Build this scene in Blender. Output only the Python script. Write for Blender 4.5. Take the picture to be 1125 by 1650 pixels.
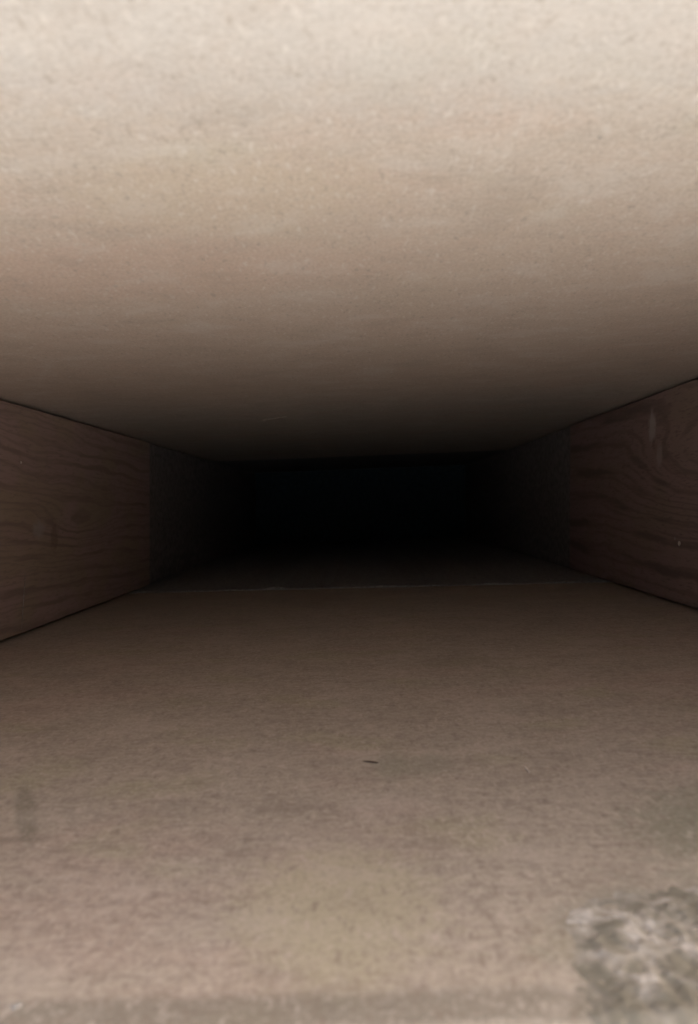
import bpy, bmesh, math, random
from mathutils import Vector, Matrix, noise
R = math.radians
S = bpy.context.scene
for o in list(bpy.data.objects):
    bpy.data.objects.remove(o)
random.seed(7)

# ------------------------------------------------------------------ camera
# looking straight into the box; the passage runs along +Y
yw = Vector((19.5, 13.0, -1295.0)).normalized()          # world Y seen in the camera frame
xw = Vector((math.cos(R(2.2)), math.sin(R(2.2)), 0.0))   # world X seen in the camera frame (hand-held tilt)
xw = (xw - yw * xw.dot(yw)).normalized()
zw = xw.cross(yw)
cam_data = bpy.data.cameras.new('camera')
cam = bpy.data.objects.new('camera', cam_data)
S.collection.objects.link(cam)
rot = Matrix((xw, yw, zw))                               # rows: world axes in camera space
cam.matrix_world = rot.to_4x4()
cam_data.sensor_fit = 'VERTICAL'
cam_data.sensor_height = 24.0
cam_data.lens = 24.0 * 1295.0 / 1650.0
cam_data.clip_start = 0.002
cam_data.clip_end = 300.0
cam_data.dof.use_dof = True
cam_data.dof.focus_distance = 0.30
cam_data.dof.aperture_fstop = 19.0
S.camera = cam

# ------------------------------------------------------------------ sky, sun, exposure
SUN_EL, SUN_AZ = R(48), R(95)                            # azimuth clockwise from +Y
w = bpy.data.worlds.new('World')
S.world = w
w.use_nodes = True
nt = w.node_tree
nt.nodes.clear()
sky = nt.nodes.new('ShaderNodeTexSky')
sky.sky_type = 'NISHITA'
sky.sun_disc = False
sky.sun_elevation = SUN_EL
sky.sun_rotation = SUN_AZ
sky.dust_density = 7.0
sky.air_density = 0.8
sky.ozone_density = 0.3
bg = nt.nodes.new('ShaderNodeBackground')
bg.inputs['Strength'].default_value = 0.13
out = nt.nodes.new('ShaderNodeOutputWorld')
nt.links.new(sky.outputs[0], bg.inputs[0])
nt.links.new(bg.outputs[0], out.inputs[0])
sl = bpy.data.lights.new('sun', 'SUN')
sl.energy = 3.6
sl.angle = R(0.5)
sl.color = (1.0, 0.955, 0.89)
so = bpy.data.objects.new('sun', sl)
S.collection.objects.link(so)
to_sun = Vector((math.sin(SUN_AZ) * math.cos(SUN_EL), math.cos(SUN_AZ) * math.cos(SUN_EL), math.sin(SUN_EL)))
so.rotation_euler = to_sun.to_track_quat('Z', 'Y').to_euler()
S.view_settings.view_transform = 'Standard'
S.view_settings.look = 'None'
S.view_settings.gamma = 1.0
S.view_settings.exposure = 1.92
S.cycles.max_bounces = 10
S.cycles.diffuse_bounces = 8
S.cycles.use_denoising = True


# ------------------------------------------------------------------ material helpers
class Nodes:
    """small expression builder on a node tree"""
    def __init__(self, name):
        self.m = bpy.data.materials.new(name)
        self.m.use_nodes = True
        self.t = self.m.node_tree
        self.bsdf = self.t.nodes['Principled BSDF']
        self.pos = self.t.nodes.new('ShaderNodeTexCoord').outputs['Object']

    def put(self, sock, v):
        if isinstance(v, (int, float)):
            sock.default_value = v
        elif isinstance(v, tuple):
            sock.default_value = (*v, 1.0) if len(sock.default_value) == 4 and len(v) == 3 else v
        else:
            self.t.links.new(v, sock)

    def math(self, op, a, b=0.0, c=0.0, clamp=False):
        n = self.t.nodes.new('ShaderNodeMath')
        n.operation = op
        n.use_clamp = clamp
        for s, v in zip(n.inputs, (a, b, c)):
            self.put(s, v)
        return n.outputs[0]

    def xyz(self):
        n = self.t.nodes.new('ShaderNodeSeparateXYZ')
        self.put(n.inputs[0], self.pos)
        return n.outputs[0], n.outputs[1], n.outputs[2]

    def scaled(self, sx, sy, sz):
        n = self.t.nodes.new('ShaderNodeVectorMath')
        n.operation = 'MULTIPLY'
        self.put(n.inputs[0], self.pos)
        n.inputs[1].default_value = (sx, sy, sz)
        return n.outputs[0]

    def noise(self, vec, scale, detail=3.0, rough=0.55, dist=0.0):
        n = self.t.nodes.new('ShaderNodeTexNoise')
        self.put(n.inputs['Vector'], vec)
        n.inputs['Scale'].default_value = scale
        n.inputs['Detail'].default_value = detail
        n.inputs['Roughness'].default_value = rough
        n.inputs['Distortion'].default_value = dist
        return n.outputs[0]

    def ramp(self, f, lo, hi, a=0.0, b=1.0):
        n = self.t.nodes.new('ShaderNodeMapRange')
        n.interpolation_type = 'SMOOTHSTEP'
        self.put(n.inputs[0], f)
        for i, v in enumerate((lo, hi, a, b)):
            n.inputs[i + 1].default_value = v
        return n.outputs[0]

    def mix(self, f, a, b, mode='MIX'):
        n = self.t.nodes.new('ShaderNodeMix')
        n.data_type = 'RGBA'
        n.blend_type = mode
        self.put(n.inputs[0], f)
        self.put(n.inputs[6], a)
        self.put(n.inputs[7], b)
        return n.outputs[2]

    def gauss(self, u, v, u0, v0, su, sv):
        du = self.math('DIVIDE', self.math('SUBTRACT', u, u0), su)
        dv = self.math('DIVIDE', self.math('SUBTRACT', v, v0), sv)
        q = self.math('ADD', self.math('MULTIPLY', du, du), self.math('MULTIPLY', dv, dv))
        return self.math('EXPONENT', self.math('MULTIPLY', q, -1.0))

    def finish(self, col, height=None, dist=0.0002, rough=0.7, spec=0.25, strength=0.6):
        self.put(self.bsdf.inputs['Base Color'], col)
        self.put(self.bsdf.inputs['Roughness'], rough)
        self.bsdf.inputs['Specular IOR Level'].default_value = spec
        if height is not None:
            b = self.t.nodes.new('ShaderNodeBump')
            b.inputs['Strength'].default_value = strength
            b.inputs['Distance'].default_value = dist
            self.put(b.inputs['Height'], height)
            self.t.links.new(b.outputs[0], self.bsdf.inputs['Normal'])
        return self.m


def board_material(name, base, warm, cool, pale, dark, fleck=850.0, stains_tints=()):
    """sanded sheet wood: millimetre flecks, short fibres across the width, weak tint drift"""
    N = Nodes(name)
    x, y, z = N.xyz()
    drift = N.noise(N.scaled(0.7, 1.2, 1), 24.0, 3.0, 0.6)
    col = N.mix(N.ramp(drift, 0.5, 0.66, 0.0, 0.7), base, warm)
    drift2 = N.noise(N.scaled(1, 1.3, 1), 37.0, 2.0, 0.5)
    col = N.mix(N.ramp(drift2, 0.54, 0.7, 0.0, 0.8), col, cool)
    fl = N.noise(N.scaled(0.75, 1.0, 1.0), fleck, 3.0, 0.65)
    col = N.mix(N.ramp(fl, 0.5, 0.74, 0.0, 0.6), col, pale)
    col = N.mix(N.ramp(fl, 0.5, 0.28, 0.0, 0.5), col, dark)
    fib = N.noise(N.scaled(0.16, 1.0, 1.0), 1500.0, 2.0, 0.6)
    col = N.mix(N.ramp(fib, 0.52, 0.72, 0.0, 0.55), col, dark)
    mott = N.noise(N.pos, 260.0, 3.0, 0.6)
    col = N.mix(N.ramp(mott, 0.52, 0.72, 0.0, 0.35), col, dark)
    grit = N.noise(N.pos, 420.0, 1.0, 0.4)
    col = N.mix(N.ramp(grit, 0.72, 0.80, 0.0, 0.7), col, pale)
    for (u0, v0, su, sv, c, amt, *lean) in stains_tints:
        xx = N.math('ADD', x, N.math('MULTIPLY', N.math('SUBTRACT', y, v0), lean[0])) if lean else x
        g = N.gauss(xx, y, u0, v0, su, sv)
        rag = N.noise(N.pos, 330.0 if su < 0.2 else 120.0, 4.0, 0.65)
        f = N.ramp(N.math('ADD', g, N.math('MULTIPLY', N.math('SUBTRACT', rag, 0.5), 1.0 if su < 0.2 else 0.4)), 0.25, 0.8, 0.0, amt)
        col = N.mix(f, col, c)
    pore = N.noise(N.scaled(0.8, 0.75, 1.0), 1900.0, 2.0, 0.7)
    col = N.mix(N.ramp(pore, 0.5, 0.72, 0.0, 0.55), col, dark)
    col = N.mix(N.ramp(pore, 0.5, 0.28, 0.0, 0.5), col, pale)
    chip = N.noise(N.scaled(0.9, 0.33, 1.0), 800.0, 2.0, 0.6)
    col = N.mix(N.ramp(chip, 0.60, 0.69, 0.0, 0.5), col, pale)
    col = N.mix(N.ramp(chip, 0.39, 0.30, 0.0, 0.5), col, dark)
    cloud = N.noise(N.scaled(0.8, 1.0, 1.0), 75.0, 4.0, 0.65, 0.4)
    col = N.mix(N.ramp(cloud, 0.50, 0.68, 0.0, 0.30), col, pale)
    col = N.mix(N.ramp(cloud, 0.48, 0.32, 0.0, 0.2), col, dark)
    h = N.math('ADD', fl, N.math('MULTIPLY', fib, 0.6))
    return N.finish(col, h, 0.00012, 0.62, 0.3, 0.12)


def grained_material(name, light, dark, tint, knots, freq, seed, streaks=()):
    """side board: growth rings along the depth, bending round knots"""
    N = Nodes(name)
    x, y, z = N.xyz()
    wob = N.noise(N.scaled(1, 0.22, 1), 60.0, 3.0, 0.6)
    ph = N.math('ADD', z, N.math('MULTIPLY', N.math('SUBTRACT', wob, 0.5), 0.012))
    ph = N.math('ADD', ph, N.math('MULTIPLY', y, 0.035 * seed))
    for (y0, z0, sy, sz, amp) in knots:
        ph = N.math('ADD', ph, N.math('MULTIPLY', N.gauss(y, z, y0, z0, sy, sz), amp))
    s = N.math('SINE', N.math('MULTIPLY', ph, freq))
    fine = N.math('SINE', N.math('MULTIPLY', ph, freq * 2.63))
    # late-wood lines differ from ring to ring
    var = N.noise(N.scaled(1, 0.1, 1), 140.0, 2.0)
    ring = N.math('MULTIPLY', N.ramp(s, 0.1, 1.0), N.ramp(var, 0.35, 0.62))
    thin = N.math('MULTIPLY', N.ramp(fine, 0.1, 1.0, 0.0, 0.55), N.ramp(var, 0.62, 0.4))
    col = N.mix(N.ramp(N.noise(N.scaled(1, 0.5, 1), 42.0, 2.0), 0.45, 0.66), light, tint)
    col = N.mix(thin, col, dark)
    col = N.mix(ring, col, dark)
    pores = N.noise(N.scaled(1, 0.13, 1), 1000.0, 3.0, 0.7)
    col = N.mix(N.ramp(pores, 0.5, 0.72, 0.0, 0.85), col, dark)
    col = N.mix(N.ramp(pores, 0.45, 0.25, 0.0, 0.4), col, light)
    for (y0, z0, sy, sz, c, amt) in streaks:
        g = N.gauss(y, z, y0, z0, sy, sz)
        rag = N.noise(N.pos, 260.0, 4.0, 0.65)
        f = N.ramp(N.math('ADD', g, N.math('SUBTRACT', rag, 0.5)), 0.3, 0.85, 0.0, amt)
        col = N.mix(f, col, c)
    return N.finish(col, N.math('ADD', N.math('MULTIPLY', ring, -1.0), N.math('MULTIPLY', pores, 0.5)),
                    0.0003, 0.6, 0.3, 0.6)


def plain(name, col, var=0.25, scale=600.0, rough=0.7):
    N = Nodes(name)
    n = N.noise(N.pos, scale, 3.0, 0.6)
    d = tuple(c * (1 - var) for c in col)
    u = tuple(min(1, c * (1 + var)) for c in col)
    return N.finish(N.mix(N.ramp(n, 0.3, 0.7), d, u), n, 0.0002, rough, 0.25)


GREEN = (0.28, 0.26, 0.185)
M_top = board_material('pale_sheet_wood', (0.56, 0.50, 0.432), (0.585, 0.465, 0.39), (0.545, 0.505, 0.41),
                       (0.70, 0.655, 0.595), (0.36, 0.305, 0.25), 1000.0,
                       stains_tints=((-0.05, 0.168, 0.065, 0.026, (0.60, 0.435, 0.365), 0.85), (0.02, 0.080, 0.12, 0.030, (0.55, 0.525, 0.49), 0.7),
                               (-0.02, 0.130, 0.03, 0.02, (0.57, 0.50, 0.385), 0.7), (-0.02, 0.25, 0.30, 0.16, (0.60, 0.475, 0.375), 0.75)))  # last patch paints the warmth of bounced light deeper inside
M_bot = board_material('brown_sheet_wood', (0.425, 0.354, 0.276), (0.445, 0.338, 0.268), (0.405, 0.352, 0.236),
                       (0.55, 0.46, 0.38), (0.245, 0.19, 0.145), 720.0,
                       stains_tints=((-0.0615, 0.141, 0.0024, 0.0160, (0.22, 0.195, 0.14), 0.7, 0.45), (0.036, 0.092, 0.019, 0.019, (0.285, 0.258, 0.195), 0.85), (-0.0575, 0.1295, 0.006, 0.0016, (0.19, 0.16, 0.115), 0.45),
                               (0.056, 0.122, 0.019, 0.022, GREEN, 0.85), (-0.005, 0.105, 0.016, 0.02, (0.455, 0.392, 0.265), 0.75), (0.004, 0.160, 0.004, 0.01, GREEN, 0.5), (-0.015, 0.139, 0.008, 0.003, (0.27, 0.215, 0.165), 0.55), (0.010, 0.160, 0.008, 0.008, GREEN, 0.4),
                               (0.0, 0.0826, 0.5, 0.0038, (0.20, 0.178, 0.138), 0.7)))
M_left = grained_material('red_brown_wood', (0.365, 0.247, 0.212), (0.24, 0.168, 0.14), (0.34, 0.25, 0.18),
                          ((0.425, -0.005, 0.050, 0.0085, 0.013),), 820.0, 1.0,
                          streaks=((0.369, -0.006, 0.008, 0.005, (0.36, 0.30, 0.26), 0.8),
                                   (0.388, -0.010, 0.006, 0.008, (0.17, 0.11, 0.085), 0.6)))
M_right = grained_material('dark_red_brown_wood', (0.29, 0.195, 0.172), (0.155, 0.105, 0.09), (0.27, 0.195, 0.155),
                           ((0.345, 0.012, 0.075, 0.024, 0.040),), 390.0, -0.6,
                           streaks=((0.405, 0.033, 0.006, 0.009, (0.45, 0.38, 0.34), 0.8),
                                    (0.395, 0.018, 0.005, 0.008, (0.40, 0.32, 0.28), 0.6)))
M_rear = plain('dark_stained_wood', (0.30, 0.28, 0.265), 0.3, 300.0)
M_side = plain('grey_fade_wood', (0.205, 0.183, 0.170), 0.3, 260.0)  # greyer, darker colour stands in for the sides fading into shade
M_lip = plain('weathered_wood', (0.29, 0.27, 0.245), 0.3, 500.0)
M_back = plain('unlit_depth_black', (0.022, 0.038, 0.050), 0.3, 200.0, 0.9)  # near-black colour stands in for the darkness of the unlit far end


# ------------------------------------------------------------------ mesh helpers
def link(name, bm, mat, parent=None, smooth=False):
    bmesh.ops.recalc_face_normals(bm, faces=bm.faces)
    me = bpy.data.meshes.new(name)
    bm.to_mesh(me)
    bm.free()
    me.materials.append(mat)
    if smooth:
        for p in me.polygons:
            p.use_smooth = True
    o = bpy.data.objects.new(name, me)
    S.collection.objects.link(o)
    o.parent = parent
    return o


def loft(rings):
    """closed profiles joined one after another, capped at both ends"""
    bm = bmesh.new()
    vs = [[bm.verts.new(p) for p in r] for r in rings]
    n = len(rings[0])
    for a, b in zip(vs, vs[1:]):
        for i in range(n):
            bm.faces.new((a[i], a[(i + 1) % n], b[(i + 1) % n], b[i]))
    bm.faces.new(vs[0])
    bm.faces.new(list(reversed(vs[-1])))
    return bm


def arc(cx, cy, r, a0, a1, n=6):
    return [(cx + r * math.cos(R(a0 + (a1 - a0) * i / n)), cy + r * math.sin(R(a0 + (a1 - a0) * i / n))) for i in range(n + 1)]


def nz(*p):
    return noise.noise(Vector(p))


XL, XR = -0.180, 0.178      # outer sides of the box
ZT, ZB = 0.0500, -0.0523    # underside of the lid, upper side of the bottom board
TH = 0.018


def flat_board(y0, y1, zin, up, r, wav=0.00025, skew=0.0, nx=90, x0=XL, x1=XR, ends=0.0003, skew1=0.0):
    """board across the whole width; up=+1 the inner face looks up, -1 it looks down"""
    rings = []
    for i in range(nx + 1):
        x = x0 + (x1 - x0) * i / nx
        prof = arc(y0 + r, -r, r, 180, 90) + arc(y1 - 0.001, -0.001, 0.001, 90, 0, 3) + [(y1, -TH), (y0, -TH)]
        ring = []
        for (y, d) in prof:
            e = 1.0 if y < y0 + 2 * r else 0.0
            yy = y + (1 - e) * skew1 * x + e * (skew * x + ends * (nz(x * 60, 3.1 + y0, 0) + 0.6 * nz(x * 240, 9.7, y0)))
            zz = zin + up * (d + (wav * nz(x * 25, y * 9, 5.0) if d > -TH else 0))
            ring.append((x, yy, zz))
        rings.append(ring)
    return loft(rings)


# side board profile: rebated edges leave a narrow open joint to lid and bottom
GAP, REB = 0.0012, 0.006


def side_board(side, y0, y1, xt, xb, ny=70, off=0.0):
    rings = []
    for j in range(ny + 1):
        y = y0 + (y1 - y0) * j / ny
        wob = 0.0004 * nz(y * 12, side, 0)
        gt = GAP + 0.0006 * nz(y * 14, side, 4) + 0.00025 * nz(y * 90, side, 7)
        gb = GAP + 0.0006 * nz(y * 14, side, 14) + 0.00025 * nz(y * 90, side, 17)
        zt, zb = ZT - gt, ZB + gb
        it, ib = xt + side * off + wob, xb + side * off + wob
        outer = XR if side > 0 else XL
        c = 0.0006
        prof = [(it + side * c, zt), (it, zt - c)]
        prof += [(it + (ib - it) * k / 6, (zt - c) + ((zb + c) - (zt - c)) * k / 6) for k in range(1, 6)]
        prof += [(ib, zb + c), (ib + side * c, zb), (ib + side * REB, zb), (ib + side * REB, ZB + 0.0001),
                 (outer - side * 0.002, ZB + 0.0001), (outer - side * 0.002, ZT - 0.0001), (it + side * REB, ZT - 0.0001),
                 (it + side * REB, zt)]
        rings.append([(px, y, pz) for px, pz in prof])
    return loft(rings)


# ------------------------------------------------------------------ the ground
def ground():
    bm = bmesh.new()
    zg = ZB - TH - 0.0002
    bmesh.ops.create_grid(bm, x_segments=40, y_segments=40, size=60.0)
    for v in bm.verts:
        v.co.z = zg
    N = Nodes('pale_concrete')
    a = N.noise(N.pos, 3.0, 4.0, 0.6)
    b = N.noise(N.pos, 160.0, 4.0, 0.6)
    col = N.mix(N.ramp(a, 0.35, 0.65), (0.44, 0.455, 0.46), (0.52, 0.535, 0.54))
    col = N.mix(N.ramp(b, 0.45, 0.7, 0.0, 0.6), col, (0.375, 0.38, 0.375))
    o = link('ground', bm, N.finish(col, b, 0.001, 0.9, 0.2))
    o['kind'] = 'structure'


ground()

# ------------------------------------------------------------------ the box
box = bpy.data.objects.new('wooden_box', None)
S.collection.objects.link(box)
box.location = (0, 0.042, ZB - TH)
box.empty_display_size = 0.02
box['label'] = 'long shallow wooden box seen from its open end, its inside falling off to black'
box['category'] = 'box'
inv = Matrix.Translation(-Vector(box.location))


def part(name, bm, mat, label=None, parent=box, smooth=False):
    o = link(name, bm, mat, parent, smooth)
    if parent is box:
        o.matrix_parent_inverse = inv
    if label:
        o['label'] = label
    return o


lid = part('top_board', flat_board(0.042, 0.8385, ZT, -1, 0.0015, skew=0.02, skew1=0.0), M_top, 'pale cream top board with fine flecks, brightest at the mouth')  # front overhang lengthened out of view to shade the near bottom board
floor = part('bottom_board', flat_board(0.0785, 0.5060, ZB, 1, 0.0026, ends=0.0004, skew1=-0.13), M_bot, 'pinkish brown bottom board with a dirty rounded front edge')
sl_ = part('side_board', side_board(-1, 0.082, 0.5630, -0.1469, -0.1509, 110), M_left, 'reddish brown left side board with fine grain lines and a small knot')
sr_ = part('side_board', side_board(1, 0.082, 0.5630, 0.1477, 0.1437, 110), M_right, 'dark red brown right side board with grain curving round a large knot')


def rear_floor():
    rings = []
    nx = 160
    for i in range(nx + 1):
        x = XL + 0.002 + (XR - XL - 0.004) * i / nx
        y0 = 0.4995 - 0.13 * x + 0.0016 * nz(x * 30, 1, 1) + 0.0012 * nz(x * 160, 2, 2)
        h = 0.0009 + 0.0007 * nz(x * 45, 8, 3) + 0.0003 * nz(x * 210, 4, 3)
        if -0.062 < x < -0.05:
            h += 0.0007
        z = ZB + max(h, 0.00015)
        lap = 0.5070 - 0.13 * x + 0.0012
        rings.append([(x, y0 + 0.0003, ZB + 0.00006), (x, y0, z - 0.0003 if h > 0.0006 else z - 0.00004), (x, y0 + 0.0008, z),
                      (x, 0.60, z), (x, 0.80, z), (x, 1.17, z), (x, 1.17, ZB - TH), (x, lap, ZB - TH), (x, lap, ZB + 0.00006)])
    return loft(rings)


# the rear bottom board laps a hair over the front one
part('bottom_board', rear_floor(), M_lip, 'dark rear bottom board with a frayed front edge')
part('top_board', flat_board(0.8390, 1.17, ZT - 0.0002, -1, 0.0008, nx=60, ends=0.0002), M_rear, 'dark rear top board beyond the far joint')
part('side_board', side_board(-1, 0.5632, 1.16, -0.1469, -0.1509, 90, 0.0012), M_side, 'rear length of the left side, coloured dark grey for the fade into depth')
part('side_board', side_board(1, 0.5632, 1.16, 0.1477, 0.1437, 90, 0.0012), M_side, 'rear length of the right side, coloured dark grey for the fade into depth')
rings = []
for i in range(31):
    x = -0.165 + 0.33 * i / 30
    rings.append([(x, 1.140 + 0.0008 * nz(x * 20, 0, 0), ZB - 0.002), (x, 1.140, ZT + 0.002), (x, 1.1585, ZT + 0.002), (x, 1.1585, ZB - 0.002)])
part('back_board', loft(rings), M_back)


# ------------------------------------------------------------------ crust on the near right corner
def crust():
    bm = bmesh.new()
    nx, ny = 130, 120
    x0, x1, y0, y1 = 0.0150, 0.0500, 0.0783, 0.1160
    vs = {}
    for i in range(nx + 1):
        for j in range(ny + 1):
            x = x0 + (x1 - x0) * i / nx
            y = y0 + (y1 - y0) * j / ny
            rag = 0.0016 * nz(x * 260, y * 260, 1) + 0.0010 * nz(x * 700, y * 700, 2)
            dl = x - (0.0186 + (y - 0.081) * 0.16)
            top = 0.0975 + 0.0115 * (1 - math.exp(-max(0, x - 0.0195) / 0.006))
            m = min(dl, (top - y) * 0.8, 0.9 * (dl * 0.6 + (top - y) * 0.6)) + rag
            if m < 0:
                continue
            e = min(1.0, m / 0.006) ** 1.3
            lump = 0.5 + 0.55 * nz(x * 330, y * 250, 5) + 0.42 * nz(x * 800, y * 700, 6) + 0.16 * nz(x * 1900, y * 1900, 8)
            h = e * (0.00015 + 0.0007 * max(0.0, lump)) - 0.00018
            drop = 0.0
            if y < 0.0811:
                t = min(1.0, (0.0811 - y) / 0.0026)
                drop = 0.0026 * (1 - math.sqrt(max(0.0, 1 - t * t)))
            vs[i, j] = bm.verts.new((x + 0.0003 * nz(x * 900, y * 900, 11), y, ZB + h - drop))
    for (i, j) in list(vs):
        q = [(i, j), (i + 1, j), (i + 1, j + 1), (i, j + 1)]
        if all(k in vs for k in q):
            bm.faces.new([vs[k] for k in q])
    lone = [v for v in bm.verts if not v.link_faces]
    bmesh.ops.delete(bm, geom=lone, context='VERTS')
    bd = [e for e in bm.edges if e.is_boundary]
    ext = bmesh.ops.extrude_edge_only(bm, edges=bd)
    for v in ext['geom']:
        if isinstance(v, bmesh.types.BMVert):
            v.co.z -= 0.0006
    N = Nodes('pale_crumbly_crust')
    a = N.noise(N.pos, 260.0, 4.0, 0.6, 0.3)
    b = N.noise(N.pos, 700.0, 3.0, 0.6)
    col = N.mix(N.ramp(a, 0.40, 0.58), (0.235, 0.21, 0.16), (0.38, 0.335, 0.275))
    col = N.mix(N.ramp(b, 0.5, 0.70, 0.0, 0.5), col, (0.21, 0.18, 0.145))
    col = N.mix(N.ramp(a, 0.56, 0.66, 0.0, 0.9), col, (0.56, 0.505, 0.44))
    cy = N.xyz()[1]
    edge_y = N.math('ADD', cy, N.math('MULTIPLY', N.math('SUBTRACT', a, 0.5), 0.012))  # crust colour gets darker toward the front edge
    col = N.mix(N.ramp(edge_y, 0.0885, 0.0840, 0.0, 0.7), col, (0.17, 0.152, 0.115))
    o = link('crust', bm, N.finish(col, b, 0.0003, 0.9, 0.15), None, True)
    o['label'] = 'rough pale grey crumbly crust on the near right corner of the bottom board'
    o['category'] = 'crust'


crust()


# ------------------------------------------------------------------ splinters and crumbs
def sliver(name, a, b, wdt, hgt, mat, label, cat='splinter', bend=0.0, up=Vector((0, 0, 1)), group=None):
    """tapered, slightly twisted splinter from a to b lying on a surface whose normal is up"""
    a, b = Vector(a), Vector(b)
    d = (b - a)
    L = d.length
    d.normalize()
    s = up.cross(d).normalized()
    rings = []
    n = 9
    for i in range(n + 1):
        t = i / n
        k = max(0.12, math.sin(math.pi * (0.08 + 0.86 * t)) ** 0.7) * (1 + 0.25 * nz(t * 5, a.x * 300, 2))
        c = a + d * (L * t) + s * (bend * math.sin(math.pi * t) + 0.08 * wdt * nz(t * 7, 1, a.y * 90))
        rings.append([c + s * (wdt * k * math.cos(q)) + up * (hgt * (0.45 + 0.5 * k * math.sin(q)))
                      for q in [2 * math.pi * m / 7 for m in range(7)]])
    o = link(name, loft(rings), mat, None, True)
    o['label'] = label
    o['category'] = cat
    if group:
        o['group'] = group
    return o


def crumb(name, p, r, mat, label, cat='crumb', up=Vector((0, 0, 1)), squash=0.7):
    bm = bmesh.new()
    bmesh.ops.create_icosphere(bm, subdivisions=2, radius=r)
    for v in bm.verts:
        v.co *= 1 + 0.45 * nz(v.co.x / r + p[0] * 99, v.co.y / r, v.co.z / r)
        v.co -= up * (v.co.dot(up) * (1 - squash))
        v.co += Vector(p) + up * (r * squash * 0.7)
    o = link(name, bm, mat, None, True)
    o['label'] = label
    o['category'] = cat


M_dk = plain('dark_splinter_wood', (0.075, 0.045, 0.03))
M_pl = plain('pale_splinter_wood', (0.62, 0.55, 0.47))
M_mid = plain('tan_splinter_wood', (0.54, 0.48, 0.41))
M_gr = plain('grey_splinter_wood', (0.34, 0.31, 0.27))

UP, DOWN, EAST, WEST = Vector((0, 0, 1)), Vector((0, 0, -1)), Vector((1, 0, 0)), Vector((-1, 0, 0))
sliver('splinter', (-0.0016, 0.1625, ZB), (0.0015, 0.1612, ZB), 0.00034, 0.0003, M_dk,
       'tiny dark sliver lying alone in the middle of the bottom board', bend=0.0002)
sliver('splinter', (-0.0535, 0.458, ZT), (-0.0435, 0.447, ZT), 0.0034, 0.0008, M_mid,
       'broad pale splinter lifting from the underside of the top board', up=DOWN)
sliver('splinter', (-0.0475, 0.452, ZT), (-0.0385, 0.441, ZT), 0.0010, 0.0007, M_mid,
       'thin pale splinter beside the broad one under the top board', up=DOWN)
sliver('splinter', (-0.0615, 0.5065, ZB + 0.0003), (-0.0545, 0.514, ZB + 0.0012), 0.0012, 0.0012, M_gr,
       'small grey splinter sticking up at the joint of the two bottom boards')
sliver('splinter', (-0.1480, 0.3492, -0.0245), (-0.1497, 0.3465, -0.0490), 0.00022, 0.0003, M_gr,
       'hair thin pale upright strand on the left side board', up=EAST)
sliver('splinter', (0.0298, 0.1560, ZB), (0.0300, 0.1525, ZB), 0.00022, 0.0003, M_pl,
       'tiny pale upright fibre on the right half of the bottom board')
crumb('crumb', (-0.14808, 0.3495, 0.0238), 0.00055, M_pl, 'tiny pale speck stuck high on the left side board', up=EAST, squash=0.5)
crumb('crumb', (0.1449, 0.3693, -0.0236), 0.0011, M_pl, 'larger pale speck stuck low on the right side board', up=WEST, squash=0.4)
crumb('crumb', (0.1449, 0.3745, -0.0215), 0.0006, M_gr, 'smaller grey speck just above the larger one on the right side board', up=WEST, squash=0.4)
crumb('crumb', (0.0353, 0.1134, ZT), 0.0003, M_gr, 'tiny dark speck under the right half of the top board', up=DOWN, squash=0.4)
crumb('crumb', (-0.0389, 0.0850, ZB - 0.0004), 0.0007, M_gr, 'pale crumb on the front edge of the bottom board at the near left', squash=0.6)
